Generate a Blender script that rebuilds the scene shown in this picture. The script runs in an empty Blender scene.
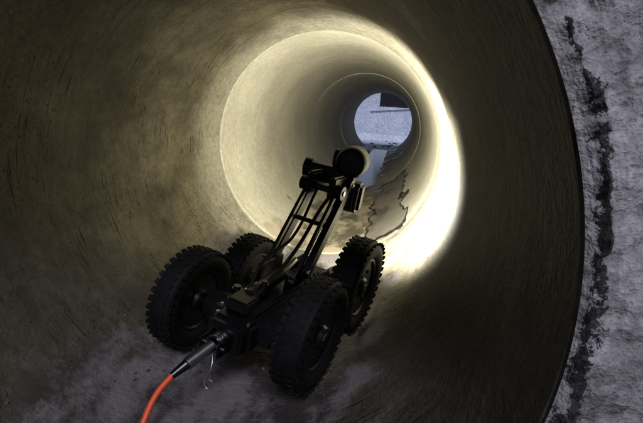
import bpy, bmesh, math, random
from mathutils import Vector, Matrix, Euler, noise
random.seed(7)
R=0.6
GR=-1.0
C=bpy.context.scene.collection
# ------------------------------------------------------------ materials
def mat(name):
    m=bpy.data.materials.new(name); m.use_nodes=True
    nt=m.node_tree; return m,nt,nt.nodes['Principled BSDF']
def N(nt,t,**k):
    n=nt.nodes.new(t)
    for a,b in k.items(): setattr(n,a,b)
    return n
def L(nt,a,b): nt.links.new(a,b)
def noise_n(nt,vec,scale,detail=3,rough=.6,dist=0.0):
    n=N(nt,'ShaderNodeTexNoise'); n.inputs['Scale'].default_value=scale; n.inputs['Detail'].default_value=detail
    n.inputs['Roughness'].default_value=rough; n.inputs['Distortion'].default_value=dist
    L(nt,vec,n.inputs['Vector']); return n.outputs['Fac']
def ramp(nt,fac,stops):
    r=N(nt,'ShaderNodeValToRGB'); e=r.color_ramp.elements
    while len(e)<len(stops): e.new(0.5)
    for i,(p,c) in enumerate(stops):
        e[i].position=p
        e[i].color=(c,c,c,1) if isinstance(c,(int,float)) else (*c,1)
    L(nt,fac,r.inputs['Fac']); return r.outputs['Color']
def mix(nt,fac,a,b,mode='MIX'):
    m=N(nt,'ShaderNodeMix',data_type='RGBA',blend_type=mode)
    for s,v in ((m.inputs[0],fac),(m.inputs[6],a),(m.inputs[7],b)):
        if isinstance(v,(int,float)): s.default_value=v
        elif isinstance(v,tuple): s.default_value=(*v,1)
        else: L(nt,v,s)
    return m.outputs[2]
def math_n(nt,op,a,b=None,c=None,clamp=False):
    m=N(nt,'ShaderNodeMath',operation=op,use_clamp=clamp)
    for i,v in enumerate((a,b,c)):
        if v is None: continue
        if isinstance(v,(int,float)): m.inputs[i].default_value=v
        else: L(nt,v,m.inputs[i])
    return m.outputs[0]
def mapping(nt,vec,scale):
    m=N(nt,'ShaderNodeMapping'); m.inputs['Scale'].default_value=scale; L(nt,vec,m.inputs['Vector']); return m.outputs[0]
def bump(nt,h,st,dist,prev=None):
    b=N(nt,'ShaderNodeBump'); b.inputs['Strength'].default_value=st; b.inputs['Distance'].default_value=dist
    L(nt,h,b.inputs['Height'])
    if prev is not None: L(nt,prev,b.inputs['Normal'])
    return b.outputs['Normal']
def attr(nt,name): return N(nt,'ShaderNodeAttribute',attribute_name=name).outputs['Fac']

def pipe_mat(name,base,dark,stain,silt,detail=True,shadow_wedge=False,lamp_fade=None):
    m,nt,p=mat(name)
    tc=N(nt,'ShaderNodeTexCoord').outputs['Object']
    big=attr(nt,'big'); dn=attr(nt,'dn'); pn=attr(nt,'pn'); flr=attr(nt,'fl')
    band=noise_n(nt,mapping(nt,tc,(2.6,22,2.6)),1.6,3,.75)
    med=noise_n(nt,tc,34,3,.9)
    c=mix(nt,ramp(nt,big,[(.32,0),(.68,1)]),dark,base)
    c=mix(nt,math_n(nt,'MULTIPLY',ramp(nt,band,[(.42,0),(.70,1)]),.4),c,stain)
    if lamp_fade is not None:   # lamp light rising towards the joint, painted as lighter albedo
        c=mix(nt,attr(nt,'lamp_fade'),c,lamp_fade)
    c=mix(nt,.75 if detail else .45,c,ramp(nt,med,[(.3,.45),(.7,1.30)]),'MULTIPLY')
    h=math_n(nt,'MULTIPLY_ADD',band,.35,med)
    if detail:
        scr=noise_n(nt,mapping(nt,tc,(2.6,55,2.6)),2.2,2,.6)
        scm=math_n(nt,'MULTIPLY',ramp(nt,scr,[(.62,0),(.66,1)]),ramp(nt,pn,[(.50,0),(.56,1)]))
        vo=N(nt,'ShaderNodeTexVoronoi'); vo.inputs['Scale'].default_value=46; L(nt,tc,vo.inputs['Vector'])
        pit=math_n(nt,'MULTIPLY',ramp(nt,vo.outputs['Distance'],[(.08,1),(.24,0)]),ramp(nt,pn,[(.54,0),(.60,1)]))
        c=mix(nt,math_n(nt,'MAXIMUM',pit,scm),c,tuple(x*.22 for x in dark))
    fl=ramp(nt,math_n(nt,'MULTIPLY_ADD',math_n(nt,'SUBTRACT',med,.5),.25,flr),[(.42,0),(.56,1)])
    sl=ramp(nt,math_n(nt,'MULTIPLY_ADD',math_n(nt,'SUBTRACT',med,.5),.6,dn),[(.36,tuple(x*.20 for x in silt)),(.48,tuple(x*.55 for x in silt)),(.64,silt)])
    c=mix(nt,math_n(nt,'MULTIPLY',fl,.85),c,sl)
    damp=math_n(nt,'MULTIPLY',fl,ramp(nt,dn,[(.40,1),(.52,0)]))
    if shadow_wedge:  # outlined dark wedge: robot's cast shadow painted into the wall colour
        wd=math_n(nt,'MULTIPLY_ADD',math_n(nt,'SUBTRACT',med,.5),.02,attr(nt,'shadow_wedge'))
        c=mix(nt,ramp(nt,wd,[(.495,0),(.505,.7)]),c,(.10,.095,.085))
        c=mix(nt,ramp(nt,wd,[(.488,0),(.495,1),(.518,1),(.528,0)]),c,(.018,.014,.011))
    L(nt,c,p.inputs['Base Color'])
    L(nt,math_n(nt,'SUBTRACT',.7,math_n(nt,'MULTIPLY',damp,.38)),p.inputs['Roughness'])
    p.inputs['Specular IOR Level'].default_value=.3
    L(nt,bump(nt,h,.6 if detail else .35,.009),p.inputs['Normal'])
    return m
M_p1=pipe_mat('old_concrete',(.105,.094,.068),(.060,.053,.038),(.034,.029,.021),(.180,.168,.170),lamp_fade=(.29,.272,.205))
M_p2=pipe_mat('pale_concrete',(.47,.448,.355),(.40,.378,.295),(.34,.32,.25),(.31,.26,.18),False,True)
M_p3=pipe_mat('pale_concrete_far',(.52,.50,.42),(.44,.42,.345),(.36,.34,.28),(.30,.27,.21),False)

def wall_mat(name,base,dark,tar=False):
    m,nt,p=mat(name)
    tc=N(nt,'ShaderNodeTexCoord').outputs['Object']
    sep=N(nt,'ShaderNodeSeparateXYZ'); L(nt,tc,sep.inputs[0])
    big=noise_n(nt,tc,3.2,4,.65); fine=noise_n(nt,tc,90,3,.75); med=noise_n(nt,tc,18,4,.7)
    c=mix(nt,ramp(nt,big,[(.38,0),(.62,1)]),dark,base)
    c=mix(nt,.7,c,ramp(nt,fine,[(.3,.40),(.7,1.4)]),'MULTIPLY')
    c=mix(nt,.6,c,ramp(nt,med,[(.35,.45),(.65,1.25)]),'MULTIPLY')
    h=math_n(nt,'MULTIPLY_ADD',fine,.35,med)
    if tar:
        rr=math_n(nt,'SQRT',math_n(nt,'ADD',math_n(nt,'POWER',sep.outputs[0],2),math_n(nt,'POWER',sep.outputs[2],2)))
        cmb=N(nt,'ShaderNodeCombineXYZ'); L(nt,math_n(nt,'MULTIPLY',rr,30),cmb.inputs[0]); L(nt,math_n(nt,'MULTIPLY',sep.outputs[2],2.2),cmb.inputs[1])
        st=noise_n(nt,cmb.outputs[0],1.3,4,.6)
        c=mix(nt,.6,c,ramp(nt,st,[(.36,.55),(.6,1.2)]),'MULTIPLY')
        t0=math_n(nt,'ADD',attr(nt,'tar'),math_n(nt,'MULTIPLY',math_n(nt,'SUBTRACT',noise_n(nt,tc,38,6,.85),.5),2.6))
        t=ramp(nt,t0,[(.47,0),(.56,1)])
        c=mix(nt,t,c,ramp(nt,fine,[(.40,.006),(.75,.06)]))
        h=math_n(nt,'MULTIPLY_ADD',st,.5,h)
    L(nt,c,p.inputs['Base Color']); p.inputs['Roughness'].default_value=.85
    L(nt,bump(nt,h,.9,.012),p.inputs['Normal'])
    return m
M_face=wall_mat('mortar_face',(.48,.465,.465),(.28,.27,.275),True)
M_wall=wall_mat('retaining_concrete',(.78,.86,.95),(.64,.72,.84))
M_grnd=wall_mat('ground_soil',(.24,.22,.19),(.13,.12,.10))
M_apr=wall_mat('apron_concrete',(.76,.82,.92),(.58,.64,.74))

def simple(name,col,rough,metal=0,grime=0.35,spec=.5):
    m,nt,p=mat(name)
    tc=N(nt,'ShaderNodeTexCoord').outputs['Object']
    n=noise_n(nt,tc,22,4,.7)
    c=mix(nt,math_n(nt,'MULTIPLY',ramp(nt,n,[(.5,0),(.72,1)]),grime),tuple(col),(.07,.058,.043))
    L(nt,c,p.inputs['Base Color']); p.inputs['Metallic'].default_value=metal
    p.inputs['Specular IOR Level'].default_value=spec
    L(nt,math_n(nt,'ADD',rough-.08,math_n(nt,'MULTIPLY',n,.25)),p.inputs['Roughness'])
    return m
M_rub=simple('tyre_rubber',(.005,.005,.0052),.66,0,.06,.16)
M_blk=simple('black_anodised',(.005,.005,.006),.34,0,.04,.25)
M_gry=simple('dark_metal',(.06,.06,.065),.28,1,.2)
M_stl=simple('steel',(.40,.40,.41),.26,1,.3)
M_ora=simple('orange_sheath',(.80,.10,.02),.45,0,.15)
M_gls,_,pg=mat('lens_glass'); pg.inputs['Base Color'].default_value=(.01,.01,.015,1); pg.inputs['Roughness'].default_value=.05
M_led,nl,pl=mat('led_glow'); pl.inputs['Emission Color'].default_value=(1,.95,.82,1); pl.inputs['Emission Strength'].default_value=12
M_wat,nw,pw=mat('water'); pw.inputs['Base Color'].default_value=(.05,.05,.045,1); pw.inputs['Roughness'].default_value=.14; pw.inputs['IOR'].default_value=1.33
tcw=N(nw,'ShaderNodeTexCoord').outputs['Object']; L(nw,bump(nw,noise_n(nw,mapping(nw,tcw,(6,2,6)),3,2,.5),.12,.01),pw.inputs['Normal'])
M_peb=wall_mat('grit',(.22,.20,.17),(.06,.055,.05))
M_void,_,pv=mat('near_black'); pv.inputs['Base Color'].default_value=(.01,.01,.012,1); pv.inputs['Roughness'].default_value=.9  # plain near-black for the joints and the slot's painted shade

# ------------------------------------------------------------ mesh helpers
def mk(name,bm,m,smooth=None,parent=None):
    me=bpy.data.meshes.new(name); bm.to_mesh(me); bm.free()
    o=bpy.data.objects.new(name,me); C.objects.link(o)
    for x in (m if isinstance(m,list) else [m]): me.materials.append(x)
    if smooth is not None:
        for p in me.polygons: p.use_smooth=True
        me.set_sharp_from_angle(angle=math.radians(smooth))
    if parent: o.parent=parent
    return o
def revolve_y(bm,prof,seg=256,jit=0):
    rows=[]
    for (y,r) in prof:
        rows.append([bm.verts.new((r*math.sin(2*math.pi*i/seg),y,r*math.cos(2*math.pi*i/seg))) for i in range(seg)])
    n=len(rows)
    for a in range(n):
        A=rows[a];B=rows[(a+1)%n]
        for i in range(seg):
            j=(i+1)%seg
            bm.faces.new((A[i],A[j],B[j],B[i]))
def sstep(a,b,x):
    t=max(0,min(1,(x-a)/(b-a))); return t*t*(3-2*t)
def fb(q,o,s):
    return .5+.5*sum(noise.noise(q*s*2**k+Vector((o,0,0)))*.62**k for k in range(4))
def pipe_section(y0,y1,m,off=(0,0,0),step=.03,back=0):
    bm=bmesh.new(); ch=.006
    inner=[(y0,R+ch),(y0+ch,R)]
    k=int((y1-y0)/step)
    for i in range(1,k): inner.append((y0+ch+(y1-y0-2*ch)*i/k,R))
    inner+=[(y1-ch,R),(y1,R+ch),(y1,R+.11),(y0+back,R+.11)]
    if back: inner.append((y0+back,R+ch+.006))
    revolve_y(bm,inner)
    bmesh.ops.recalc_face_normals(bm,faces=bm.faces[:])
    lay={n:bm.verts.layers.float.new(n) for n in ('big','dn','pn','fl','shadow_wedge','lamp_fade')}
    for v in bm.verts:
        q=v.co
        b=fb(q,1,2.2); d=fb(Vector((q.x*2.4,q.y,q.z*2.4)),7,2.6); p_=fb(q,13,4.0)
        v[lay['big']]=b; v[lay['dn']]=d; v[lay['pn']]=p_
        v[lay['fl']]=.5+(-.50-q.z+(b-.5)*.35)*2.2
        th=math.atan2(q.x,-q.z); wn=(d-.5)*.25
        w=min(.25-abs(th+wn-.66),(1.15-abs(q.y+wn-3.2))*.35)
        v[lay['shadow_wedge']]=.5+w
        v[lay['lamp_fade']]=.95*sstep(.85,1.95,q.y+(b-.5)*.9+(d-.5)*.5)
    o=mk('concrete_pipe_section',bm,m,35); o.location=off; return o
g=.005
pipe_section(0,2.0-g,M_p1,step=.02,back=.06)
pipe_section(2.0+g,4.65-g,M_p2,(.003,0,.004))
pipe_section(4.65+g,7.3-g,M_p3,(-.003,0,-.003),.06)
pipe_section(7.3+g,9.5,M_p3,(.002,0,.002),.06)
for y in (2.0,4.65,7.3):
    bm=bmesh.new(); revolve_y(bm,[(y-.1,R+.113),(y+.1,R+.113),(y+.1,R+.16),(y-.1,R+.16)],96)
    bmesh.ops.recalc_face_normals(bm,faces=bm.faces[:]); mk('light_block_collar',bm,M_void,30)  # unseen collar added to keep light out of the joint gap
    bm=bmesh.new(); revolve_y(bm,[(y-g*.9,R+.022),(y+g*.9,R+.022),(y+g*.9,R+.10),(y-g*.9,R+.10)],96)
    bmesh.ops.recalc_face_normals(bm,faces=bm.faces[:]); mk('rubber_joint_seal',bm,M_void,30)

def headwall(name,y,sgn,W,zb,zt,m,detail):
    bm=bmesh.new(); tarl=bm.verts.layers.float.new('tar')
    seg=900 if detail else 180
    rs=[.001,.005,.010,.018,.026,.034,.042,.05,.058,.066,.074,.082,.09,.098,.106,.114,.122,.13,.138,.146,.154,.162,.17,.18,.19,.20,.21,.22,.235,.25,.27,.30,.33,.36] if detail else [0,.02,.1,.3]
    rows=[]
    for k,dr in enumerate(rs+[None]):
        row=[]
        for i in range(seg):
            a=2*math.pi*i/seg; dx,dz=math.cos(a),math.sin(a)
            t=1e9
            if abs(dx)>1e-6: t=min(t,W/abs(dx))
            if dz>1e-6: t=min(t,zt/dz)
            if dz<-1e-6: t=min(t,zb/dz)
            if dr is None: r=t
            else:
                r=R+dr
                if r>t*.97: r=t*(.97+.0005*k)
            x,z=r*dx,r*dz; q=Vector((x,0,z))
            d=0;tar=0
            if detail and dr is not None:
                wob=.014*noise.noise(q*7)+.012*noise.noise(q*25)
                s1=r-R
                ad=math.degrees(a); ad=ad-360 if ad>180 else ad
                mod=max(.22,.55+1.1*noise.noise(q*6+Vector((3,0,0)))+.6*noise.noise(q*18))
                w1=.019*mod*sstep(50,12,ad)*sstep(-75,-50,ad)+.0006
                t1=.93-abs(s1-.016-wob)/(w1+.002)*.5
                w2=.017*mod*sstep(10,26,ad)
                cs=.070+.11*sstep(5,38,ad)
                t2=.93-abs(s1-(cs+wob*1.2))/(w2+1e-4)*.5 if w2>1e-3 else 0
                tar=max(t1,t2,0)
                if s1<.1: tar=max(tar,.14)
                rg=noise.noise(q*45)*.5+noise.noise(q*110)*.35+noise.noise(q*14)*.6
                d=.013*rg
                if tar>.45: d+=.008*(tar-.45)*2+.012*abs(noise.noise(q*80))
                d-=.012*sstep(cs,cs+.015,s1)
                d=d*sstep(0,.02,s1)+.006*sstep(0,.012,s1)
            elif detail: d=.0
            v=bm.verts.new((x,y+sgn*(-d),z)); v[tarl]=tar; row.append(v)
        rows.append(row)
    for A,B in zip(rows,rows[1:]):
        for i in range(seg):
            j=(i+1)%seg
            f=(A[i],A[j],B[j],B[i]) if sgn>0 else (B[i],B[j],A[j],A[i])
            bm.faces.new(f)
    back=[bm.verts.new((v.co.x,y+sgn*.25,v.co.z)) for v in rows[-1]]
    A=rows[-1]
    for i in range(seg):
        j=(i+1)%seg; bm.faces.new((A[i],A[j],back[j],back[i]))
    return mk(name,bm,m,40)
headwall('mortared_headwall',-.004,1,9,GR+.01,1.5,M_face,True)
headwall('outlet_headwall',9.504,-1,9,GR+.01,1.5,M_wall,False)

def box(bm,x0,x1,y0,y1,z0,z1,bev=0,mi=0,rot=None):
    r=bmesh.ops.create_cube(bm,size=1)
    vs=r['verts']; c=Vector(((x0+x1)/2,(y0+y1)/2,(z0+z1)/2))
    for v in vs: v.co=Vector((v.co.x*(x1-x0),v.co.y*(y1-y0),v.co.z*(z1-z0)))
    fs=list({f for v in vs for f in v.link_faces})
    if bev:
        es=list({e for v in vs for e in v.link_edges})
        rr=bmesh.ops.bevel(bm,geom=es,offset=bev,segments=2,affect='EDGES')
        vs=list({v for f in rr['faces'] for v in f.verts}|{v for v in vs if v.is_valid})
        fs=list({f for v in vs for f in v.link_faces})
    if rot is not None:
        for v in vs: v.co=rot@v.co
    for v in vs: v.co+=c
    for f in fs: f.material_index=mi
    return vs
def cyl(bm,a,b,r,r2=None,seg=24,mi=0,cap=True):
    a=Vector(a);b=Vector(b);d=b-a
    q=Vector((0,0,1)).rotation_difference(d.normalized()).to_matrix().to_4x4()
    mm=Matrix.Translation((a+b)/2)@q
    rr=bmesh.ops.create_cone(bm,cap_ends=cap,segments=seg,radius1=r,radius2=r if r2 is None else r2,depth=d.length,matrix=mm)
    for f in {f for v in rr['verts'] for f in v.link_faces}: f.material_index=mi
    return rr['verts']

# ground and embankment
bm=bmesh.new()
def quad(pts): bm.faces.new([bm.verts.new(p) for p in pts])
quad([(-300,-300,GR),(300,-300,GR),(300,300,GR),(-300,300,GR)])
mk('ground',bm,M_grnd)
bm=bmesh.new()
n=40
g2=[[bm.verts.new((-9+18*i/n,.2+9.1*j/n,1.49+.05*noise.noise(Vector((i*.4,j*.4,0))))) for i in range(n+1)] for j in range(n+1)]
for j in range(n):
    for i in range(n): bm.faces.new((g2[j][i],g2[j][i+1],g2[j+1][i+1],g2[j+1][i]))
for sx in (-9,9):
    col=[g2[j][0 if sx<0 else n] for j in range(n+1)]
    bot=[bm.verts.new((sx*1.35,v.co.y,GR)) for v in col]
    for j in range(n): bm.faces.new((col[j],col[j+1],bot[j+1],bot[j]))
mk('earth_embankment',bm,M_grnd,60)
bm=bmesh.new()
for j in range(4):
    for i in range(-2,3):
        y0=9.53 if j==0 else 9.75+j*.95
        box(bm,i*1.6-.79,i*1.6+.79,y0,9.75+j*.95+.93,GR-.03,-.60+.002*((i*7+j*3)%4),.008)
mk('concrete_apron',bm,M_apr,40)
bm=bmesh.new()
Y=13.6
box(bm,-5,-.30,Y,Y+.4,GR-.03,2.2,.01); box(bm,.95,5,Y,Y+.4,GR-.03,2.2,.01)
box(bm,-.297,.947,Y+.003,Y+.4,GR-.03,.36,.01); box(bm,-.297,.947,Y+.003,Y+.4,.82,2.19,.01)
rot=Matrix.Rotation(math.radians(-7),3,'Y')
box(bm,-.55,1.1,Y-.06,Y-.01,.30,.335,.008,0,rot)
rot=Matrix.Rotation(math.radians(40),3,'X')
box(bm,-5,5,Y-.62,Y-.30,-.66,-.50,.01,0,rot)
box(bm,-.7,1.2,Y+1.4,Y+1.5,0,1,0)
mk('retaining_wall',bm,M_wall,40)
bm=bmesh.new()
box(bm,-.28,.93,Y+.05,Y+.10,.40,.80,0); mk('slot_shade_panel',bm,M_void)  # black panel standing in for the shade inside the open slot
bm=bmesh.new()
for i in range(60):
    s=random.uniform(.012,.045); x=random.uniform(-1.4,1.4); y=random.uniform(10.2,13.0)
    rr=bmesh.ops.create_icosphere(bm,subdivisions=1,radius=s,matrix=Matrix.Translation((x,y,-.60+s*.3))@Matrix.Rotation(random.random()*6,4,'Z')@Matrix.Diagonal((random.uniform(.8,1.6),random.uniform(.7,1.3),.6,1)))
    for v in rr['verts']: v.co+=Vector((random.uniform(-1,1),random.uniform(-1,1),random.uniform(-1,1)))*s*.25
mk('rubble',bm,M_peb)

# water trickle
bm=bmesh.new(); ny=120
rows=[]
for j in range(ny+1):
    y=4.0+5.5*j/ny
    w=.15*min(1,(y-3.98)/.8)**.6*(1+.25*noise.noise(Vector((0,y*2.5,0))))
    w2=.17*min(1,(y-3.98)/.8)**.6*(1+.25*noise.noise(Vector((5,y*2.5,0))))
    cx=.03*noise.noise(Vector((9,y,0)))
    z=-.577
    rows.append([bm.verts.new((cx-w,y,z)),bm.verts.new((cx,y,z+.0005)),bm.verts.new((cx+w2,y,z))])
for A,B in zip(rows,rows[1:]):
    for i in range(2): bm.faces.new((A[i],A[i+1],B[i+1],B[i]))
mk('water',bm,M_wat,60)

# grit on invert
bm=bmesh.new()
for i in range(2200):
    y=abs(random.gauss(.3,.9))+.02
    if y>4.4: continue
    th=random.gauss(0,.38)
    if noise.noise(Vector((th*4,y*3,0)))<-.05: continue
    s=random.choice([.0011]*9+[.002]*3+[.0038])*random.uniform(.6,1.4)
    r0=R-s*.4
    p=Vector((r0*math.sin(th),y,-r0*math.cos(th)))
    rr=bmesh.ops.create_icosphere(bm,subdivisions=1,radius=s,matrix=Matrix.Translation(p)@Matrix.Rotation(random.random()*6,4,'Y')@Matrix.Diagonal((random.uniform(.7,1.4),random.uniform(.7,1.4),random.uniform(.5,1),1)))
    for v in rr['verts']: v.co+=Vector((random.uniform(-1,1),random.uniform(-1,1),random.uniform(-1,1)))*s*.3
mk('loose_grit',bm,M_peb)

# ------------------------------------------------------------ crawler robot
rob=bpy.data.objects.new('pipe_inspection_robot',None); C.objects.link(rob)
YAW=math.radians(-15)
GZ=-.572
rob.location=(-.006,.705,GZ); rob.rotation_euler=(0,math.radians(8),YAW)
rob.rotation_mode='XYZ'
bpy.context.view_layer.update()
MW=rob.matrix_basis.copy()
WR=.162
def wheel(name,lx,ly,side):
    bm=bmesh.new()
    h=.038
    k0=WR/.145
    prof=[(-h*.72,.085),(-h*.98,.097),(-h*1.10,.112),(-h*1.06,.126),(-h*.84,.136),(-h*.4,.1405),(0,.141),(h*.4,.1405),(h*.84,.136),(h*1.06,.126),(h*1.10,.112),(h*.98,.097),(h*.72,.085)]
    prof=[(x,r*k0) for x,r in prof]
    seg=72; rows=[]
    for x,r in prof: rows.append([bm.verts.new((x,r*math.cos(2*math.pi*i/seg),r*math.sin(2*math.pi*i/seg))) for i in range(seg)])
    for k in range(len(rows)):
        A=rows[k];B=rows[(k+1)%len(rows)]
        for i in range(seg): bm.faces.new((A[i],B[i],B[(i+1)%seg],A[(i+1)%seg]))
    nk=38
    for k in range(nk):
        for row,(x,w,off,rr,tilt) in enumerate([(-h*.90,.020,0,.1342,.55),(-h*.30,.019,.5,.1392,.0),(h*.30,.019,0,.1392,0),(h*.90,.020,.5,.1342,-.55)]):
            a=2*math.pi*(k+off)/nk
            rot=Matrix.Rotation(a,3,'X')@Matrix.Rotation(tilt,3,'Y')@Matrix.Rotation(.3*(1 if row%2 else -1),3,'Z')
            vs=box(bm,0,w,0,.018,0,.007,.002)
            cen=Vector((w/2,.009,.0035))
            pos=Matrix.Rotation(a,3,'X')@Vector((x,0,rr*k0))
            for v in vs: v.co=rot@(v.co-cen)+pos
    cyl(bm,(-h*.62,0,0),(h*.62,0,0),.088*k0,seg=40,mi=1)
    for s in (-1,1):
        o=s*h
        rows=[]
        for x,r in [(o*.64,.088*k0),(o*.80,.090*k0),(o*.82,.082*k0),(o*.66,.078*k0)]:
            rows.append([bm.verts.new((x,r*math.cos(2*math.pi*i/48),r*math.sin(2*math.pi*i/48))) for i in range(48)])
        for q in range(3):
            for i in range(48):
                f=bm.faces.new((rows[q][i],rows[q+1][i],rows[q+1][(i+1)%48],rows[q][(i+1)%48])); f.material_index=1
        cyl(bm,(o*.62,0,0),(o*.90,0,0),.034,.028,28,1)
        cyl(bm,(o*.90,0,0),(o*1.0,0,0),.014,.013,6,1)
        for b in range(6):
            a=b*math.pi/3
            cyl(bm,(o*.62,.055*math.cos(a),.055*math.sin(a)),(o*.74,.055*math.cos(a),.055*math.sin(a)),.006,seg=6,mi=1)
    bmesh.ops.recalc_face_normals(bm,faces=bm.faces[:])
    o=mk(name,bm,[M_rub,M_blk,M_stl],32,rob)
    best=None
    vv=[v.co.copy() for v in o.data.vertices][::3]
    for dz in [x*.001 for x in range(-60,120)]:
        ok=True
        for q in vv:
            p=MW@(q+Vector((lx,ly,WR+dz)))
            if math.hypot(p.x,p.z)>R-.0005: ok=False;break
        if ok: best=dz;break
    o.location=(lx,ly,WR+(best or 0)); 
    return o.location.z
HT=.205; HL=.218; WB=.315
zs={}
for nm,lx,ly in (('wheel_rear_left',-HL,.02),('wheel_rear_right',HT,-.005),('wheel_front_left',-HL,WB+.02),('wheel_front_right',HT,WB-.025)):
    zs[nm]=wheel(nm,lx,ly,1 if lx>0 else -1)
bm=bmesh.new()
BZ=.165
box(bm,-.065,.065,-.10,.43,BZ-.045,BZ+.045,.012)
box(bm,-.048,.048,-.06,.38,BZ+.040,BZ+.066,.006)
box(bm,-.056,.056,.43,.485,BZ-.035,BZ+.03,.014)
for s in (-1,1):
    box(bm,s*.085-.022,s*.085+.022,-.045,.385,BZ-.038,BZ+.030,.010)
    for yy,zz in ((.02 if s<0 else -.005,zs['wheel_rear_left'] if s<0 else zs['wheel_rear_right']),(WB+(.02 if s<0 else -.025),zs['wheel_front_left'] if s<0 else zs['wheel_front_right'])):
        cyl(bm,(s*.06,yy,BZ),(s*.145,yy,zz),.050,.046,28)
        cyl(bm,(s*.14,yy,zz),(s*.182,yy,zz),.032,.028,28,1)
        for b in range(6):
            a=b*math.pi/3+.3
            cyl(bm,(s*.106,yy+.036*math.cos(a),BZ+.036*math.sin(a)),(s*.149,yy+.036*math.cos(a),zz+.036*math.sin(a)),.0045,seg=6,mi=2)
    for b in range(7):
        cyl(bm,(s*.085,-.02+b*.062,BZ+.03),(s*.085,-.02+b*.062,BZ+.034),.0055,seg=6,mi=2)
    box(bm,s*.046-.005,s*.046+.005,.10,.24,BZ+.066,BZ+.135,.004,1)
    cyl(bm,(s*.040,.205,BZ+.115),(s*.072,.205,BZ+.115),.022,seg=24,mi=0)
    cyl(bm,(s*.072,.205,BZ+.115),(s*.077,.205,BZ+.115),.010,seg=6,mi=2)
    cyl(bm,(s*.040,.130,BZ+.100),(s*.066,.130,BZ+.100),.015,seg=24,mi=1)
cyl(bm,(0,-.02,BZ+.085),(0,.15,BZ+.100),.022,seg=28)
cyl(bm,(0,.15,BZ+.100),(0,.24,BZ+.125),.011,seg=20,mi=2)
box(bm,-.035,.035,-.085,-.015,BZ+.062,BZ+.098,.006,0)
box(bm,-.03,.03,.27,.36,BZ+.064,BZ+.100,.007,0)
for k in range(5): box(bm,-.026,.026,.280+k*.016,.286+k*.016,BZ+.099,BZ+.108,.001,1)
for x,y in ((-.05,-.09),(.05,-.09),(-.05,.36),(.05,.36),(-.03,-.05),(.03,-.05)):
    cyl(bm,(x,y,BZ+.044),(x,y,BZ+.051),.006,seg=6,mi=2)
for x,y,z,r in ((-.085,.05,BZ+.045,.016),(.085,.10,BZ+.045,.014),(-.085,.24,BZ+.045,.013),(.02,.02,BZ+.11,.012)):
    cyl(bm,(x,y,z-.02),(x,y,z+.012),r,seg=20,mi=1); cyl(bm,(x,y,z+.012),(x,y,z+.020),r*.7,seg=16,mi=1)
box(bm,-.055,.055,-.125,-.10,BZ-.038,BZ+.040,.006,0)
for s in (-1,1): box(bm,s*.028-.004,s*.028+.004,-.185,-.12,BZ-.022,BZ+.022,.003,1)
cyl(bm,(-.036,-.165,BZ),(.036,-.165,BZ),.006,seg=12,mi=2)
cyl(bm,(0,-.12,BZ),(0,-.165,BZ),.024,.022,28,1)
for k in range(4): cyl(bm,(0,-.130-k*.009,BZ),(0,-.134-k*.009,BZ),.0265,seg=28,mi=2)
cyl(bm,(0,-.165,BZ),(-.022,-.235,BZ-.030),.0175,.0165,24,2)
cyl(bm,(-.022,-.235,BZ-.030),(-.036,-.270,BZ-.052),.0135,.009,20,1)
bmesh.ops.recalc_face_normals(bm,faces=bm.faces[:])
mk('chassis',bm,[M_blk,M_gry,M_stl],35,rob)
# lift arm
A0=Vector((0,.205,BZ+.115)); A1=Vector((.0,.425,BZ+.375))
B0=Vector((0,.130,BZ+.100)); off=A1-A0; B1=B0+off
bm=bmesh.new()
def bar(x,a,b,w,t,mi):
    d=(b-a); ang=math.atan2(d.z,d.y)
    rot=Matrix.Rotation(ang,3,'X')
    vs=box(bm,-t/2,t/2,-d.length/2,d.length/2,-w/2,w/2,.003,mi)
    c=(a+b)/2
    for v in vs: v.co=rot@v.co+Vector((x,c.y,c.z))
for s in (-1,1):
    bar(s*.064,A0,A1,.042,.022,0)
    bar(s*.054,B0,B1,.020,.011,1)
    for P in (A1,B1):
        cyl(bm,(s*.036,P.y,P.z),(s*.078,P.y,P.z),.024,seg=24,mi=0)
        cyl(bm,(s*.078,P.y,P.z),(s*.082,P.y,P.z),.009,seg=6,mi=2)
mid=(A0+A1)/2
cyl(bm,(-.06,mid.y,mid.z),(.06,mid.y,mid.z),.008,seg=14,mi=1)
cyl(bm,(-.044,A1.y,A1.z),(.044,A1.y,A1.z),.014,seg=14,mi=1)
cyl(bm,(-.044,B1.y,B1.z),(.044,B1.y,B1.z),.012,seg=14,mi=1)
for s in (-1,1):
    x0,x1=sorted((s*.030,s*.053))
    box(bm,x0,x1,B1.y-.03,A1.y+.035,B1.z-.028,A1.z+.034,.007,0)
bmesh.ops.recalc_face_normals(bm,faces=bm.faces[:])
arm=mk('lift_arm',bm,[M_blk,M_gry,M_stl],35,rob); 
def tube(name,pts,r,m,parent=None):
    cu=bpy.data.curves.new(name,'CURVE'); cu.dimensions='3D'; cu.bevel_depth=r; cu.bevel_resolution=5; cu.resolution_u=16
    s=cu.splines.new('BEZIER'); s.bezier_points.add(len(pts)-1)
    for bp,p in zip(s.bezier_points,pts): bp.co=p; bp.handle_left_type=bp.handle_right_type='AUTO'
    o=bpy.data.objects.new(name,cu); C.objects.link(o); cu.materials.append(m)
    if parent: o.parent=parent
    return o
tube('arm_cable',[(.02,-.03,BZ+.09),(.025,.06,BZ+.13),(.02,.2,BZ+.19),(.02,.33,BZ+.30),(.03,.40,BZ+.36)],.006,M_rub,rob)
tube('arm_cable_b',[(-.02,.0,BZ+.09),(-.03,.09,BZ+.16),(-.02,.23,BZ+.20),(-.02,.36,BZ+.36)],.005,M_rub,rob)
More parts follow.
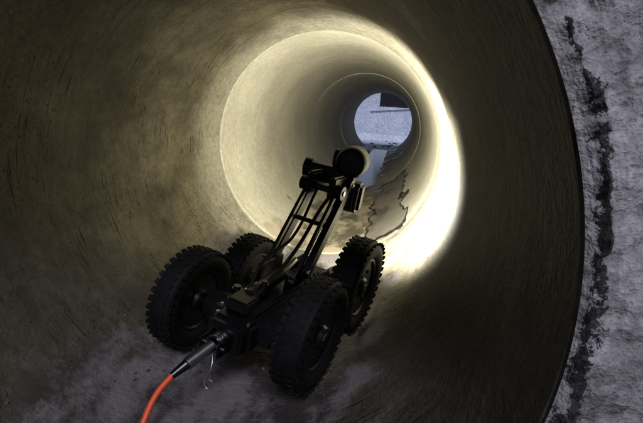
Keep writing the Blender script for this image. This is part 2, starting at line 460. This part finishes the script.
# pan-tilt camera head with lamp
head=bpy.data.objects.new('camera_head',None); C.objects.link(head); head.parent=rob
head.location=(-.008,.465,BZ+.395); head.rotation_euler=(0,0,math.radians(10)); head.scale=(1.18,1.18,1.18)
bm=bmesh.new()
box(bm,-.085,.06,-.030,.030,-.020,.022,.008,0)
cyl(bm,(-.098,0,0),(-.075,0,0),.030,seg=32,mi=0); cyl(bm,(-.102,0,0),(-.098,0,0),.018,seg=24,mi=1)
cyl(bm,(.045,-.036,.048),(.045,.030,.048),.046,seg=40,mi=0)
for a0,a1,r0,r1 in ((-.036,-.044,.046,.042),(-.044,-.050,.042,.032),(-.050,-.052,.032,.015)):
    cyl(bm,(.045,a1,.048),(.045,a0,.048),r1,r0,40,0)
cyl(bm,(.045,.030,.048),(.045,.042,.048),.046,.036,40,0)
cyl(bm,(.045,.042,.048),(.045,.044,.048),.022,seg=32,mi=3)
cyl(bm,(-.012,0,.048),(.0,0,.048),.028,seg=28,mi=0)
box(bm,.002,.094,-.030,.035,-.100,-.010,.010,0)
for k in range(8): box(bm,.008+k*.0105,.0125+k*.0105,-.044,-.029,-.092,-.018,.001,1)
box(bm,.008,.088,.033,.037,-.088,-.022,.002,2)
for k in range(3):
    cyl(bm,(.020+k*.028,.037,-.055),(.020+k*.028,.0395,-.055),.011,seg=20,mi=4)
bmesh.ops.recalc_face_normals(bm,faces=bm.faces[:])
mk('head_housing',bm,[M_blk,M_gry,M_stl,M_gls,M_led],35,head)
def spot(name,en,loc,yaw,size,blend):
    ld=bpy.data.lights.new(name,'SPOT'); ld.energy=en; ld.color=(1,.955,.82); ld.spot_size=math.radians(size); ld.spot_blend=blend; ld.shadow_soft_size=.03
    lo=bpy.data.objects.new(name,ld); C.objects.link(lo); lo.parent=head
    lo.location=loc; lo.rotation_euler=(math.radians(90),0,math.radians(yaw))
spot('front_lamp',200,(.05,.085,-.03),-6,158,1.0)
spot('side_lamp',75,(.15,.065,-.05),-63,158,.9)
# orange tow cable
tail=MW@Vector((-.036,-.268,BZ-.051))
tube('orange_cable',[tail,tail+Vector((-.02,-.04,-.03)),tail+Vector((-.03,-.12,-.10)),(-.12,.05,-.580),(-.08,-.12,-.70),(-.05,-.35,GR+.008),(.1,-1.2,GR+.008),(.0,-3,GR+.008)],.0075,M_ora)
t2=MW@Vector((.0,-.165,BZ-.01))
tube('steel_tether_hook',[t2,t2+Vector((.01,-.03,-.035)),t2+Vector((-.002,-.045,-.07)),t2+Vector((.012,-.05,-.085)),t2+Vector((.022,-.045,-.07)),t2+Vector((.010,-.045,-.06))],.002,M_stl)

# ------------------------------------------------------------ light
w=bpy.data.worlds.new('World'); bpy.context.scene.world=w; w.use_nodes=True
nt=w.node_tree; bg=nt.nodes['Background']; sk=nt.nodes.new('ShaderNodeTexSky'); sk.sky_type='NISHITA'; sk.sun_disc=False
EL=45; AZ=170
sk.sun_elevation=math.radians(EL); sk.sun_rotation=math.radians(AZ)
nt.links.new(sk.outputs[0],bg.inputs[0]); bg.inputs[1].default_value=.018
sd=bpy.data.lights.new('sun','SUN'); sd.energy=1.9; sd.angle=math.radians(16); sd.color=(.84,.82,1)
so=bpy.data.objects.new('sun',sd); C.objects.link(so)
a=math.radians(AZ); e=math.radians(EL)
sdir=Vector((math.sin(a)*math.cos(e),math.cos(a)*math.cos(e),math.sin(e)))
so.rotation_euler=sdir.to_track_quat('Z','Y').to_euler()
# ------------------------------------------------------------ camera
cd=bpy.data.cameras.new('camera'); co=bpy.data.objects.new('camera',cd); C.objects.link(co)
cd.sensor_width=36; cd.lens=464*36/643; cd.clip_start=.02; cd.clip_end=1000
co.location=(.396,-.503,.211)
mr=Euler((math.radians(90)-.220,0,.155),'XYZ').to_matrix()@Matrix.Rotation(math.radians(4),3,'Z')
co.rotation_euler=mr.to_euler('XYZ')
s=bpy.context.scene; s.camera=co
s.view_settings.view_transform='Standard'; s.view_settings.look='None'; s.view_settings.exposure=0
